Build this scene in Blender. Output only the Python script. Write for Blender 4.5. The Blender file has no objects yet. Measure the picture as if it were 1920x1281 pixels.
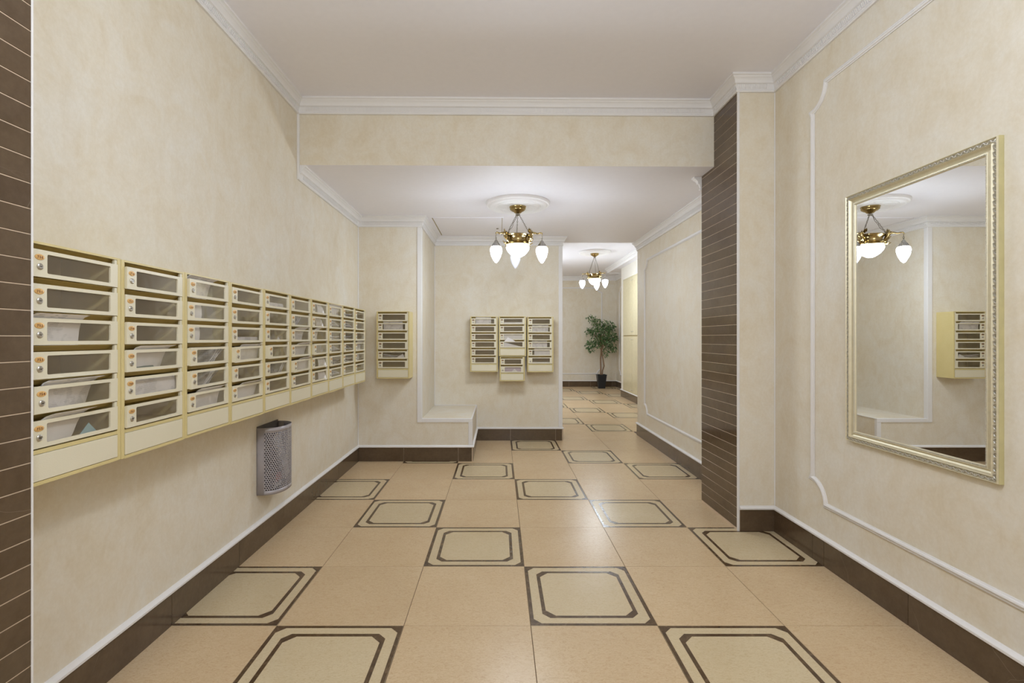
import bpy, math, random
from mathutils import Vector, Matrix
random.seed(7)
S = bpy.context.scene
COL = S.collection
PI = math.pi

# ------------------------------------------------------------ camera, light, exposure
F_PX, VX, VY = 917.0, 936.0, 634.0
cam_d = bpy.data.cameras.new('camera')
cam = bpy.data.objects.new('camera', cam_d); COL.objects.link(cam)
cam.location = (0, 0, 1.36); cam.rotation_euler = (PI/2, 0, 0)
cam_d.sensor_fit = 'HORIZONTAL'; cam_d.sensor_width = 36
cam_d.lens = 36*F_PX/1920
cam_d.shift_x = (960-VX)/1920; cam_d.shift_y = -(640.5-VY)/1920
cam_d.clip_start = .02
S.camera = cam

LAMP = 72.0            # emission of the chandelier glass
LAMP_COL = (.83, .915, 1.0)
w = bpy.data.worlds.new('world'); S.world = w; w.use_nodes = True
w.node_tree.nodes['Background'].inputs[0].default_value = (.97, .98, 1, 1)
w.node_tree.nodes['Background'].inputs[1].default_value = .25

def lamp(name, loc, power, size):
    l = bpy.data.lights.new(name, 'POINT'); l.energy = power; l.color = LAMP_COL; l.shadow_soft_size = size
    o = bpy.data.objects.new(name, l); COL.objects.link(o); o.location = loc; return o
# the entrance end of the hall has its own ceiling lamp, above and behind the camera
lamp('entrance_lamp', (.30, .95, 2.74), 57, .13)
lamp('entrance_lamp', (.30, -1.6, 2.70), 58, .13)
# unseen fill light added round the left corner to brighten the far corridor
lamp('corridor_fill', (.30, 10.6, 2.45), 62, .13)
vs = S.view_settings
vs.view_transform = 'Standard'; vs.look = 'None'; vs.gamma = 1; vs.use_curve_mapping = False
vs.exposure = 0.0
S.render.film_transparent = False
try:
    S.cycles.max_bounces = 10; S.cycles.diffuse_bounces = 6; S.cycles.transparent_max_bounces = 12
except Exception: pass

# ------------------------------------------------------------ helpers
def srgb(r, g, b):
    f = lambda c: (c/255/12.92) if c/255 <= .04045 else ((c/255+.055)/1.055)**2.4
    return (f(r), f(g), f(b), 1)

class MB:
    def __init__(s): s.v = []; s.f = []; s.m = []; s.mats = []
    def slot(s, mat):
        if mat not in s.mats: s.mats.append(mat)
        return s.mats.index(mat)
    def add(s, vs_, fs, mat=None, M=None):
        b = len(s.v); k = s.slot(mat) if mat else 0
        for p in vs_:
            s.v.append(tuple(M @ Vector(p)) if M else tuple(p))
        for f in fs: s.f.append([b+i for i in f]); s.m.append(k)
    def box(s, x0, x1, y0, y1, z0, z1, mat=None, M=None, bev=0):
        if bev:
            e = bev; vs_ = []; 
            # chamfered front (all faces) box: 24 verts
            for (sx, sy, sz) in [(a, b, c) for a in (0, 1) for b in (0, 1) for c in (0, 1)]:
                X = x1 if sx else x0; Y = y1 if sy else y0; Z = z1 if sz else z0
                dx = -e if sx else e; dy = -e if sy else e; dz = -e if sz else e
                vs_ += [(X, Y+dy, Z+dz), (X+dx, Y, Z+dz), (X+dx, Y+dy, Z)]
            i = lambda sx, sy, sz, k: 3*(4*sx+2*sy+sz)+k
            fs = [[i(0,0,0,0), i(0,0,1,0), i(0,1,1,0), i(0,1,0,0)], [i(1,0,0,0), i(1,1,0,0), i(1,1,1,0), i(1,0,1,0)],
                  [i(0,0,0,1), i(1,0,0,1), i(1,0,1,1), i(0,0,1,1)], [i(0,1,0,1), i(0,1,1,1), i(1,1,1,1), i(1,1,0,1)],
                  [i(0,0,0,2), i(0,1,0,2), i(1,1,0,2), i(1,0,0,2)], [i(0,0,1,2), i(1,0,1,2), i(1,1,1,2), i(0,1,1,2)]]
            for a in (0, 1):
                for b in (0, 1):
                    fs.append([i(a,b,0,0), i(a,b,0,1), i(a,b,1,1), i(a,b,1,0)])
                    fs.append([i(a,0,b,0), i(a,0,b,2), i(a,1,b,2), i(a,1,b,0)])
                    fs.append([i(0,a,b,1), i(0,a,b,2), i(1,a,b,2), i(1,a,b,1)])
                    for c in (0, 1): fs.append([i(a,b,c,0), i(a,b,c,1), i(a,b,c,2)])
            s.add(vs_, fs, mat, M); s.fix = True; return
        vs_ = [(x, y, z) for x in (x0, x1) for y in (y0, y1) for z in (z0, z1)]
        fs = [[0,1,3,2], [4,6,7,5], [0,4,5,1], [2,3,7,6], [0,2,6,4], [1,5,7,3]]
        s.add(vs_, fs, mat, M)
    def lathe(s, prof, n=24, mat=None, M=None, cap0=False, cap1=False):
        vs_ = []; fs = []
        for r, z in prof:
            for k in range(n):
                a = 2*PI*k/n; vs_.append((r*math.cos(a), r*math.sin(a), z))
        for j in range(len(prof)-1):
            for k in range(n):
                a = j*n+k; b = j*n+(k+1) % n
                fs.append([a, b, b+n, a+n])
        if cap0: fs.append(list(range(n))[::-1])
        if cap1: fs.append([(len(prof)-1)*n+k for k in range(n)])
        s.add(vs_, fs, mat, M)
    def tube(s, pts, r, n=8, mat=None, M=None, closed=False):
        pts = [Vector(p) for p in pts]; N = len(pts); rs = r if isinstance(r, (list, tuple)) else [r]*N
        vs_ = []; fs = []; up = None
        for i, p in enumerate(pts):
            if closed: t = (pts[(i+1) % N]-pts[i-1]).normalized()
            else: t = (pts[min(i+1, N-1)]-pts[max(i-1, 0)]).normalized()
            if up is None:
                up = t.cross(Vector((0, 0, 1))) if abs(t.z) < .9 else t.cross(Vector((1, 0, 0)))
            up = (up-t*up.dot(t)).normalized(); q = t.cross(up)
            for k in range(n):
                a = 2*PI*k/n; vs_.append(p+(up*math.cos(a)+q*math.sin(a))*rs[i])
        for i in range(N if closed else N-1):
            for k in range(n):
                a = i*n+k; b = i*n+(k+1) % n; c = ((i+1) % N)*n
                fs.append([a, b, c+(k+1) % n, c+k])
        if not closed: fs.append(list(range(n))[::-1]); fs.append([(N-1)*n+k for k in range(n)])
        s.add(vs_, fs, mat, M)
    def sweep(s, path, prof, mapf, closed=False, mat=None, caps=True):
        # path in a plane; profile (u to the right of travel, v out of the plane); mapf(a,b,v)
        N = len(path); P = [Vector(p) for p in path]; rows = []
        for i in range(N):
            d0 = (P[i]-P[i-1]).normalized() if (i > 0 or closed) else None
            d1 = (P[(i+1) % N]-P[i]).normalized() if (i < N-1 or closed) else None
            if d0 is None: d0 = d1
            if d1 is None: d1 = d0
            n0 = Vector((d0.y, -d0.x)); n1 = Vector((d1.y, -d1.x))
            m = (n0+n1); m = m/max(.2, (1+n0.dot(n1)))
            rows.append([(P[i].x+m.x*u, P[i].y+m.y*u, v) for u, v in prof])
        K = len(prof); vs_ = [mapf(*q) for r in rows for q in r]; fs = []
        for i in range(N if closed else N-1):
            j = (i+1) % N
            for k in range(K-1): fs.append([i*K+k, j*K+k, j*K+k+1, i*K+k+1])
            fs.append([i*K+K-1, j*K+K-1, j*K, i*K])
        if caps and not closed: fs.append(list(range(K))); fs.append([(N-1)*K+k for k in range(K)][::-1])
        s.add(vs_, fs, mat)
    def mesh(s, name, smooth=40, fix=True, weld=0):
        me = bpy.data.meshes.new(name); me.from_pydata(s.v, [], s.f)
        for m in s.mats: me.materials.append(m)
        if len(s.mats) > 1: me.polygons.foreach_set('material_index', s.m)
        if fix:
            import bmesh
            bm = bmesh.new(); bm.from_mesh(me)
            if weld: bmesh.ops.remove_doubles(bm, verts=bm.verts, dist=weld)
            bmesh.ops.recalc_face_normals(bm, faces=bm.faces); bm.to_mesh(me); bm.free()
        if smooth:
            me.polygons.foreach_set('use_smooth', [True]*len(me.polygons))
            me.set_sharp_from_angle(angle=math.radians(smooth))
        me.update(); return me
    def build(s, name, parent=None, smooth=40, fix=True, weld=0, **kw):
        return link(name, s.mesh(name, smooth, fix, weld), parent, **kw)

def link(name, data, parent=None, loc=None, rot=None, label=None, cat=None, group=None, kind=None):
    o = bpy.data.objects.new(name, data); COL.objects.link(o)
    if parent: o.parent = parent
    if loc is not None: o.location = loc
    if rot is not None: o.rotation_euler = rot
    if label: o['label'] = label
    if cat: o['category'] = cat
    if group: o['group'] = group
    if kind: o['kind'] = kind
    return o

# ------------------------------------------------------------ materials
class NT:
    def __init__(s, name):
        s.mat = bpy.data.materials.new(name); s.mat.use_nodes = True
        s.t = s.mat.node_tree; s.n = s.t.nodes; s.b = s.n['Principled BSDF']; s.out = s.n['Material Output']
    def node(s, typ, **kw):
        n = s.n.new(typ)
        for k, v in kw.items(): setattr(n, k, v)
        return n
    def link(s, a, b): s.t.links.new(a, b)
    def coord(s, per_object=False, kind='Object'):
        tc = s.node('ShaderNodeTexCoord'); o = tc.outputs[kind]
        if per_object:
            oi = s.node('ShaderNodeObjectInfo'); m = s.node('ShaderNodeVectorMath', operation='SCALE'); m.inputs[0].default_value = (37, 53, 71)
            s.link(oi.outputs['Random'], m.inputs['Scale'])
            a = s.node('ShaderNodeVectorMath', operation='ADD'); s.link(o, a.inputs[0]); s.link(m.outputs[0], a.inputs[1]); o = a.outputs[0]
        return o
    def noise(s, co, scale, detail=4, rough=.55, dist=0):
        n = s.node('ShaderNodeTexNoise'); n.inputs['Scale'].default_value = scale; n.inputs['Detail'].default_value = detail
        n.inputs['Roughness'].default_value = rough; n.inputs['Distortion'].default_value = dist; s.link(co, n.inputs['Vector']); return n.outputs['Fac']
    def ramp(s, fac, stops, interp='LINEAR'):
        r = s.node('ShaderNodeValToRGB'); r.color_ramp.interpolation = interp; s.link(fac, r.inputs[0])
        e = r.color_ramp.elements
        while len(e) < len(stops): e.new(.5)
        for i, (p, c) in enumerate(stops): e[i].position = p; e[i].color = c
        return r.outputs[0]
    def mix(s, fac, a, b, blend='MIX'):
        m = s.node('ShaderNodeMix', data_type='RGBA', blend_type=blend)
        if isinstance(fac, (int, float)): m.inputs[0].default_value = fac
        else: s.link(fac, m.inputs[0])
        for v, i in ((a, 6), (b, 7)):
            if isinstance(v, tuple): m.inputs[i].default_value = v
            else: s.link(v, m.inputs[i])
        return m.outputs[2]
    def scale(s, co, v):
        m = s.node('ShaderNodeMapping'); m.inputs['Scale'].default_value = v; s.link(co, m.inputs['Vector']); return m.outputs[0]
    def bump(s, h, strength, dist=.002):
        b = s.node('ShaderNodeBump'); b.inputs['Strength'].default_value = strength; b.inputs['Distance'].default_value = dist
        s.link(h, b.inputs['Height']); s.link(b.outputs[0], s.b.inputs['Normal'])
    def fin(s, col=None, rough=.5, metal=0, spec=.5, **kw):
        if col is not None:
            if isinstance(col, tuple): s.b.inputs['Base Color'].default_value = col
            else: s.link(col, s.b.inputs['Base Color'])
        if isinstance(rough, (int, float)): s.b.inputs['Roughness'].default_value = rough
        else: s.link(rough, s.b.inputs['Roughness'])
        s.b.inputs['Metallic'].default_value = metal; s.b.inputs['Specular IOR Level'].default_value = spec
        return s.mat

def m_plaster():
    t = NT('venetian_plaster'); co = t.coord()
    a = t.noise(co, 1.1, 6, .62, .6); b = t.noise(co, 3.6, 6, .65, 1.2); c = t.noise(t.scale(co, (1, 1, .45)), 14, 5, .7, .8)
    base = t.ramp(a, [(.34, srgb(220, 209, 188)), (.5, srgb(224, 216, 201)), (.64, srgb(226, 222, 214))])
    v2 = t.ramp(b, [(.36, srgb(211, 197, 170)), (.52, srgb(224, 217, 203)), (.68, srgb(229, 228, 224))])
    v3 = t.ramp(c, [(.3, srgb(218, 206, 182)), (.6, srgb(230, 224, 211))])
    m = t.mix(.45, base, v2); m = t.mix(.34, m, v3)
    fleck = t.ramp(t.noise(co, 60, 4, .7), [(.42, (.95, .94, .915, 1)), (.6, (1, 1, 1, 1))])
    m = t.mix(.7, m, fleck, 'MULTIPLY')
    t.bump(c, .06, .004)
    return t.fin(m, t.ramp(b, [(.3, (.5,)*3+(1,)), (.7, (.62,)*3+(1,))]), spec=.3)
def m_white(name='white_paint', c=(226, 224, 224), rough=.55):
    t = NT(name); co = t.coord(); n = t.noise(co, 25, 3)
    return t.fin(t.mix(n, srgb(*c), srgb(*[min(255, x+5) for x in c])), rough, spec=.3)
def m_stone(name, c0, c1, c2, rough, vein=True, per=True):
    t = NT(name); co = t.coord(per)
    a = t.noise(co, 2.2, 6, .6, .5); b = t.noise(t.scale(co, (1, 2.2, 1)), 55, 5, .75, 1.5)
    m = t.ramp(a, [(.3, c0), (.7, c1)]); m = t.mix(t.ramp(b, [(.46, (0, 0, 0, 1)), (.72, (.85,)*3+(1,))]), m, c2)
    oi = t.node('ShaderNodeObjectInfo'); r = t.ramp(oi.outputs['Random'], [(0, (.95, .95, .95, 1)), (1, (1.0, 1.0, 1.0, 1))])
    m = t.mix(1.0, m, r, 'MULTIPLY')
    return t.fin(m, rough, spec=.2)
def m_brown(name='brown_marble'):
    t = NT(name); co = t.coord(True)
    a = t.noise(co, 3, 6, .6, 1); b = t.noise(co, 40, 4, .7)
    m = t.ramp(a, [(.3, srgb(82, 65, 47)), (.7, srgb(97, 80, 61))]); m = t.mix(.12, m, t.ramp(b, [(.3, srgb(60, 48, 38)), (.7, srgb(126, 110, 95))]))
    wv = t.node('ShaderNodeTexVoronoi', feature='DISTANCE_TO_EDGE'); wv.inputs['Scale'].default_value = 2.3
    nn = t.node('ShaderNodeTexNoise'); nn.inputs['Scale'].default_value = 6; t.link(co, nn.inputs['Vector'])
    ad = t.node('ShaderNodeVectorMath', operation='MULTIPLY_ADD'); t.link(nn.outputs['Color'], ad.inputs[0]); ad.inputs[1].default_value = (.09, .09, .09); t.link(co, ad.inputs[2])
    t.link(ad.outputs[0], wv.inputs['Vector'])
    vein = t.ramp(wv.outputs['Distance'], [(0, (.2,)*3+(1,)), (.004, (0, 0, 0, 1))])
    gate = t.ramp(t.noise(co, 1.7, 2), [(.52, (0, 0, 0, 1)), (.62, (1, 1, 1, 1))])
    m = t.mix(t.mix(1., vein, gate, 'MULTIPLY'), m, srgb(170, 156, 140))
    return t.fin(m, .13, spec=.5)
def m_inlay():
    t = NT('dark_emperador_inlay'); co = t.coord(True)
    return t.fin(t.ramp(t.noise(co, 22, 5, .65, 1.0), [(.3, srgb(66, 46, 28)), (.55, srgb(86, 65, 42)), (.75, srgb(116, 94, 70))]), .22)
def m_khaki():
    t = NT('khaki_hammered_paint'); co = t.coord()
    v = t.node('ShaderNodeTexVoronoi'); v.inputs['Scale'].default_value = 320; t.link(co, v.inputs['Vector'])
    t.bump(v.outputs['Distance'], .22, .001)
    return t.fin(t.mix(t.noise(co, 12, 3), srgb(206, 189, 132), srgb(214, 198, 144)), .38, spec=.5)
def m_cream():
    t = NT('cream_hammered_paint'); co = t.coord(True)
    v = t.node('ShaderNodeTexVoronoi'); v.inputs['Scale'].default_value = 300; t.link(co, v.inputs['Vector'])
    t.bump(v.outputs['Distance'], .18, .001)
    return t.fin(t.mix(t.noise(co, 9, 3), srgb(217, 210, 185), srgb(223, 216, 194)), .33, spec=.5)
def m_plain(name, c, rough=.5, metal=0, spec=.5, var=.06, sc=20, per=False, bump=0):
    t = NT(name); co = t.coord(per); n = t.noise(co, sc, 4)
    c0 = srgb(*[max(0, x*(1-var)) for x in c]); c1 = srgb(*[min(255, x*(1+var)) for x in c])
    if bump: t.bump(n, bump, .002)
    return t.fin(t.mix(n, c0, c1), rough, metal, spec)
def m_glass_pane():
    t = NT('scratched_clear_plastic'); co = t.coord(True)
    tr = t.node('ShaderNodeBsdfTransparent'); tr.inputs[0].default_value = (.93, .92, .90, 1)
    gl = t.node('ShaderNodeBsdfGlossy'); gl.inputs['Roughness'].default_value = .06; gl.inputs[0].default_value = (.95, .95, .95, 1)
    df = t.node('ShaderNodeBsdfDiffuse'); df.inputs[0].default_value = (.60, .53, .43, 1)
    lw = t.node('ShaderNodeLayerWeight'); lw.inputs['Blend'].default_value = .5
    pw = t.node('ShaderNodeMath', operation='POWER'); t.link(lw.outputs['Facing'], pw.inputs[0]); pw.inputs[1].default_value = 4.0
    fr = t.node('ShaderNodeMath', operation='MULTIPLY_ADD'); t.link(pw.outputs[0], fr.inputs[0]); fr.inputs[1].default_value = .9; fr.inputs[2].default_value = .035
    bp = t.node('ShaderNodeBump'); bp.inputs['Strength'].default_value = .25; bp.inputs['Distance'].default_value = .01
    t.link(t.noise(co, 7, 2), bp.inputs['Height'])
    for x in (gl, lw): t.link(bp.outputs[0], x.inputs['Normal'])
    a = t.node('ShaderNodeMixShader'); t.link(t.ramp(t.noise(co, 9, 5, .6, .5), [(.3, (.04,)*3+(1,)), (.7, (.09,)*3+(1,))]), a.inputs[0])
    t.link(tr.outputs[0], a.inputs[1]); t.link(df.outputs[0], a.inputs[2])
    b = t.node('ShaderNodeMixShader'); t.link(fr.outputs[0], b.inputs[0]); t.link(a.outputs[0], b.inputs[1]); t.link(gl.outputs[0], b.inputs[2])
    t.link(b.outputs[0], t.out.inputs[0]); return t.mat
def m_paper(name, base, ink, amount):
    t = NT(name); co = t.coord(True)
    br = t.node('ShaderNodeTexBrick'); br.inputs['Scale'].default_value = 60; br.inputs['Color1'].default_value = (1, 1, 1, 1); br.inputs['Color2'].default_value = (.7, .7, .7, 1)
    br.inputs['Mortar'].default_value = (0, 0, 0, 1); br.inputs['Mortar Size'].default_value = .012
    mp = t.node('ShaderNodeMapping'); mp.inputs['Rotation'].default_value = (PI/2, 0, 0); t.link(co, mp.inputs[0]); t.link(mp.outputs[0], br.inputs['Vector'])
    wv = t.node('ShaderNodeTexWave', bands_direction='Z'); wv.inputs['Scale'].default_value = 70; wv.inputs['Distortion'].default_value = 1.5; wv.inputs['Detail Scale'].default_value = 8; t.link(co, wv.inputs[0])
    blk = t.ramp(t.noise(co, 22, 2), [(.5, (0, 0, 0, 1)), (.56, (1, 1, 1, 1))])
    m = t.mix(1., t.ramp(wv.outputs['Fac'], [(.5, (0, 0, 0, 1)), (.8, (amount,)*3+(1,))]), blk, 'MULTIPLY')
    return t.fin(t.mix(m, srgb(*base), srgb(*ink)), .7, spec=.2)
def m_emit():
    t = NT('lit_opal_glass'); e = t.node('ShaderNodeEmission'); e.inputs[0].default_value = LAMP_COL+(1,); e.inputs[1].default_value = LAMP
    t.link(e.outputs[0], t.out.inputs[0]); return t.mat
def m_unlit():
    t = NT('unlit_opal_glass'); t.fin((.3, .3, .34, 1), .12); tr = t.node('ShaderNodeBsdfTransparent')
    a = t.node('ShaderNodeMixShader'); a.inputs[0].default_value = .28; t.link(tr.outputs[0], a.inputs[1]); t.link(t.b.outputs[0], a.inputs[2]); t.link(a.outputs[0], t.out.inputs[0]); return t.mat

PLASTER = m_plaster(); WHITE = m_white(); CEIL = m_white('ceiling_paint', (237, 236, 244), .6)
TILE_A = m_stone('beige_marble', srgb(204, 179, 143), srgb(212, 189, 154), srgb(182, 148, 112), .27)
TILE_B = m_stone('cream_marble', srgb(202, 184, 150), srgb(208, 192, 160), srgb(182, 158, 122), .27)
GROUT = m_plain('dark_grout', (88, 66, 46), .8); GROUT_L = m_plain('light_grout', (205, 184, 160), .8)
BROWN = m_brown(); INLAY = m_inlay(); KHAKI = m_khaki(); CREAM = m_cream(); PANE = m_glass_pane()
INNER = m_plain('olive_inner_paint', (196, 172, 104), .6)
LOCK = m_plain('nickel_lock', (190, 186, 180), .28, 1.0); DARK = m_plain('black_slot', (22, 20, 18), .6)
TAG_O = m_plain('orange_gold_tag', (220, 176, 112), .35, .2); TAG_D = m_plain('dull_bronze_tag', (138, 108, 78), .45, .2); INK = m_plain('dark_red_ink', (98, 42, 24), .6)
PAPER_W = m_paper('printed_white_paper', (236, 234, 238), (120, 120, 130), .55); PAPER_P = m_paper('plain_white_paper', (238, 236, 238), (205, 205, 210), .2)
PAPER_N = m_paper('newsprint', (188, 186, 184), (70, 70, 75), .9); PAPER_B = m_plain('pale_blue_paper', (150, 186, 196), .6); PAPER_G = m_plain('dark_green_leaflet', (84, 108, 100), .5)
BRASS = m_plain('aged_brass', (168, 148, 104), .22, 1.0, var=.15, sc=60); STEEL = m_plain('dark_chain_metal', (120, 112, 100), .3, 1.0); SILVER = m_plain('tarnished_nickel', (168, 165, 160), .25, 1.0)
EMIT = m_emit(); UNLIT = m_unlit()
CHAMP = m_plain('champagne_silver_leaf', (216, 208, 182), .42, .55, var=.05, sc=40); CHAMP_D = m_plain('carved_silver_leaf', (200, 196, 186), .42, .55, var=.12, sc=200); OLIVE = m_plain('olive_gilt_edge', (204, 196, 150), .45, .3)
t_ = NT('silvered_mirror'); MIRROR = t_.fin((.93, .94, .93, 1), .0, 1.0)
BIN_M = m_plain('grey_powder_coat', (168, 164, 170), .4, .2); BIN_I = m_plain('grey_powder_coat_inner', (96, 92, 92), .5, .2)
LEAF = m_plain('ficus_leaf', (62, 92, 50), .42, var=.45, sc=30); LEAF2 = m_plain('pale_ficus_leaf', (120, 142, 92), .45, var=.3, sc=30)
BARK = m_plain('grey_brown_bark', (128, 102, 78), .8, var=.25, sc=60); POT = m_plain('black_plastic_pot', (34, 37, 42), .35); SOIL = m_plain('dark_soil', (60, 45, 34), .9, var=.3)
CAB = m_plain('glossy_cream_door', (212, 202, 168), .2); CABF = m_plain('cream_door_gap', (160, 144, 104), .6)
DISH_IN = m_plain('brass_shadow', (120, 98, 66), .35, 1.0)

# ------------------------------------------------------------ dimensions
XL, XR, XP, XQ = -1.56, 1.945, 1.68, -1.326     # walls left/right, right pier face, left pier face
YB, YP0, YP1 = 3.80, 3.45, 4.06                  # beam, right pier
Y1, Y2, Y3 = 5.40, 6.50, 6.88                    # mailbox walls, end of the lower ceiling
XA, XE, XO = -.86, -.30, .835                    # recess side, ledge end, opening edge
Z1, Z2, Z3 = 3.205, 2.70, 3.08                   # ceilings
YF, XF, XC = 13.68, 3.28, 2.85; YC = 11.42
YN = -2.6

def wall(name, boxes, mat=PLASTER):
    m = MB()
    for b in boxes: m.box(*b, mat)
    return m.build(name, kind='structure', smooth=0)

# floor with its slabs
floor = wall('floor', [(XL-.2, XF+.2, YN-.2, YF+.2, -.1, -.003)], GROUT)
def slab(mat, name):
    m = MB(); m.box(-.2986, .2986, -.2986, .2986, -.0045, 0, mat, bev=.0008); return m.mesh(name, 0)
plain_tile, cream_tile = slab(TILE_A, 'tile'), slab(TILE_B, 'tile')
def ring(o, cho, i, chi, z0, z1, mat, name):
    def oct_(h, c): return [(h, -h+c), (h, h-c), (h-c, h), (-h+c, h), (-h, h-c), (-h, -h+c), (-h+c, -h), (h-c, -h)]
    m = MB(); A = oct_(o, cho); B = oct_(i, chi); vs_ = [(x, y, z) for z in (z0, z1) for x, y in A+B]; fs = []
    for k in range(8):
        k2 = (k+1) % 8
        fs += [[16+k, 16+k2, 24+k2, 24+k], [k, k2, 16+k2, 16+k], [8+k, 24+k, 24+k2, 8+k2]]
    m.add(vs_, fs, mat); return m.mesh(name, 0)
border_me = ring(.2981, .0004, .2815, .036, -.002, .0006, INLAY, 'inlay_border')
ring_me = ring(.236, .036, .217, .046, -.002, .0006, INLAY, 'inlay_ring')
def in_room(x0, x1, y0, y1):
    xm, ym = (x0+x1)/2, (y0+y1)/2
    if y1 < 3.0: return x1 > XL and x0 < XR
    if y1 <= 7.2: return x1 > XL and x0 < XR and (y0 < Y1 or x1 > XE) and (y0 < Y2 or x1 > XO)
    return x1 > -1.0 and x0 < XF and (x0 < XC or y1 > YC)
for j in range(-8, 20):
    for i in range(-3, 6):
        x0, y0 = .149+.6*i, 2.311+.6*j
        if not in_room(x0, x0+.6, y0, y0+.6): continue
        dec = ((i+j) % 3 == 0) if j < 7 else ((i+j) % 3 == 1)
        t = link('floor_tile', cream_tile if dec else plain_tile, floor, (x0+.3, y0+.3, 0))
        if dec:
            t['label'] = 'cream marble tile with dark double frame inlay'
            link('inlay_border', border_me, t); link('inlay_ring', ring_me, t)

# walls
wall('wall_left', [(XL-.2, XL, YN, Y1, 0, 3.3)])
wall('wall_left_pier', [(XL-.01, XQ-.01, .80, 1.389, 0, Z1)])
wall('wall_back_left', [(XL-.2, XA, Y1, Y3, 0, Z2+.1), (XA, XE, Y1, Y2+.01, 0, .465)])
wall('wall_back', [(XA, XO, Y2, Y3, 0, Z2+.05)])
wall('wall_right', [(XR, 3.1, YN, Y3, 0, 3.3)])
wall('wall_right_pier', [(XP+.01, XR+.01, YP0, YP1, 0, Z1)])
wall('wall_front', [(XL-.2, XR+.2, YN-.2, YN, 0, 3.3)])
wall('wall_far', [(-1.2, XF+.2, YF, YF+.2, 0, 3.3)])
wall('wall_far_left', [(-1.2, -1.0, Y3, YF, 0, 3.3), (-1.2, XL, Y3-.1, Y3, 0, 3.3)])
wall('wall_far_right', [(XC, XC+.5, Y3, YC, 0, Z3)], m_white('white_wall_paint', (228, 224, 214), .5))
wall('wall_far_side', [(XF, XF+.2, YC, YF, 0, 3.3)])
# the beam where the ceiling steps down
m = MB(); xs = (XL-.05, XR+.05)
m.add([(xs[0], 3.785, Z2), (xs[1], 3.8286, Z2), (xs[1], 3.95, Z2), (xs[0], 3.95, Z2), (xs[0], 3.785, 3.3), (xs[1], 3.8286, 3.3), (xs[1], 3.95, 3.3), (xs[0], 3.95, 3.3)],
      [[0,1,5,4], [1,2,6,5], [2,3,7,6], [3,0,4,7], [4,5,6,7], [0,3,2,1]], PLASTER)
m.build('wall_beam', kind='structure', smooth=0)
wall('ceiling', [(XL-.2, XR+.2, YN-.2, 3.9, Z1, Z1+.15)], CEIL)
m = MB()
m.add([(XL-.05, 3.7860, Z2-.0004), (XR+.05, 3.8296, Z2-.0004), (XR+.05, Y3, Z2-.0004), (XL-.05, Y3, Z2-.0004)] + [(XL-.05, 3.7860, Z2+.35), (XR+.05, 3.8296, Z2+.35), (XR+.05, Y3, Z2+.35), (XL-.05, Y3, Z2+.35)],
      [[0,1,5,4], [1,2,6,5], [2,3,7,6], [3,0,4,7], [4,5,6,7], [0,3,2,1]], CEIL)
m.build('ceiling_low', kind='structure', smooth=0)
wall('ceiling_far', [(-1.2, XF+.2, Y3, YF+.2, Z3, Z3+.2), (2.70, XF, Y3, 12.15, Z3-.10, Z3)], CEIL)

# cornices: swept profile and a row of small flutes
CP = [(0, -.115), (.012, -.115), (.016, -.108), (.014, -.100), (.011, -.097), (.013, -.088), (.019, -.066), (.024, -.062), (.030, -.058), (.030, -.052),
      (.033, -.040), (.042, -.028), (.048, -.024), (.050, -.018), (.055, -.014), (.060, -.012), (.060, 0), (0, 0)]
ncor = [0]
def cornice(path, zc, flutes=None, name=None):
    m = MB(); m.sweep(path, CP, lambda a, b, v: (a, b, zc+v), mat=WHITE)
    ncor[0] += 1
    o = m.build('trim_%d' % ncor[0], kind='structure', smooth=25)
    if flutes:
        f = MB()
        for (p, q) in flutes:
            p, q = Vector(p), Vector(q); L = (q-p).length; d = (q-p)/L; n = Vector((d.y, -d.x))
            for k in range(int(L/.0125)):
                c = p+d*(.006+.0125*k)
                A = c+d*.0032; B = c-d*.0032
                P = lambda pt, u, z: (pt.x+n.x*u, pt.y+n.y*u, zc+z)
                f.add([P(A, .0165, -.091), P(B, .0165, -.091), P(A, .0245, -.0655), P(B, .0245, -.0655), P(A, .010, -.091), P(B, .010, -.091), P(A, .018, -.0655), P(B, .018, -.0655)],
                      [[0, 1, 3, 2], [0, 2, 6, 4], [1, 5, 7, 3], [0, 4, 5, 1]], WHITE)
        f.build('fluted_band', o, kind='stuff', smooth=0, fix=False)
    return o
path1 = [(XL, YN), (XL, 3.785), (XP, 3.825), (XP, YP0), (XR, YP0), (XR, YN)]
cornice(path1, Z1, [((XL, 1.5), (XL, 3.70)), ((XL+.06, 3.786), (XP-.06, 3.824)), ((XP, 3.77), (XP, 3.43)), ((XP-.02, YP0), (XR-.06, YP0)), ((XR, 3.39), (XR, 1.6))])
cornice([(XL, 3.787), (XL, Y1), (XA, Y1), (XA, Y2), (XO, Y2), (XO, Y3)], Z2, [((XL, 3.85), (XL, 5.33)), ((XL+.06, Y1), (XA, Y1)), ((XA, Y1), (XA, Y2-.06)), ((XA+.06, Y2), (XO, Y2))])
cornice([(XR+.1, Y3), (XR, Y3), (XR, YP1), (XP, YP1), (XP, YP1-.004)], Z2, [((XR, Y3), (XR, 4.12))])
cornice([(-1.0, Y3), (-1.0, YF), (XF, YF), (XF, 12.15), (2.70, 12.15), (2.70, Y3)], Z3)

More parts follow.
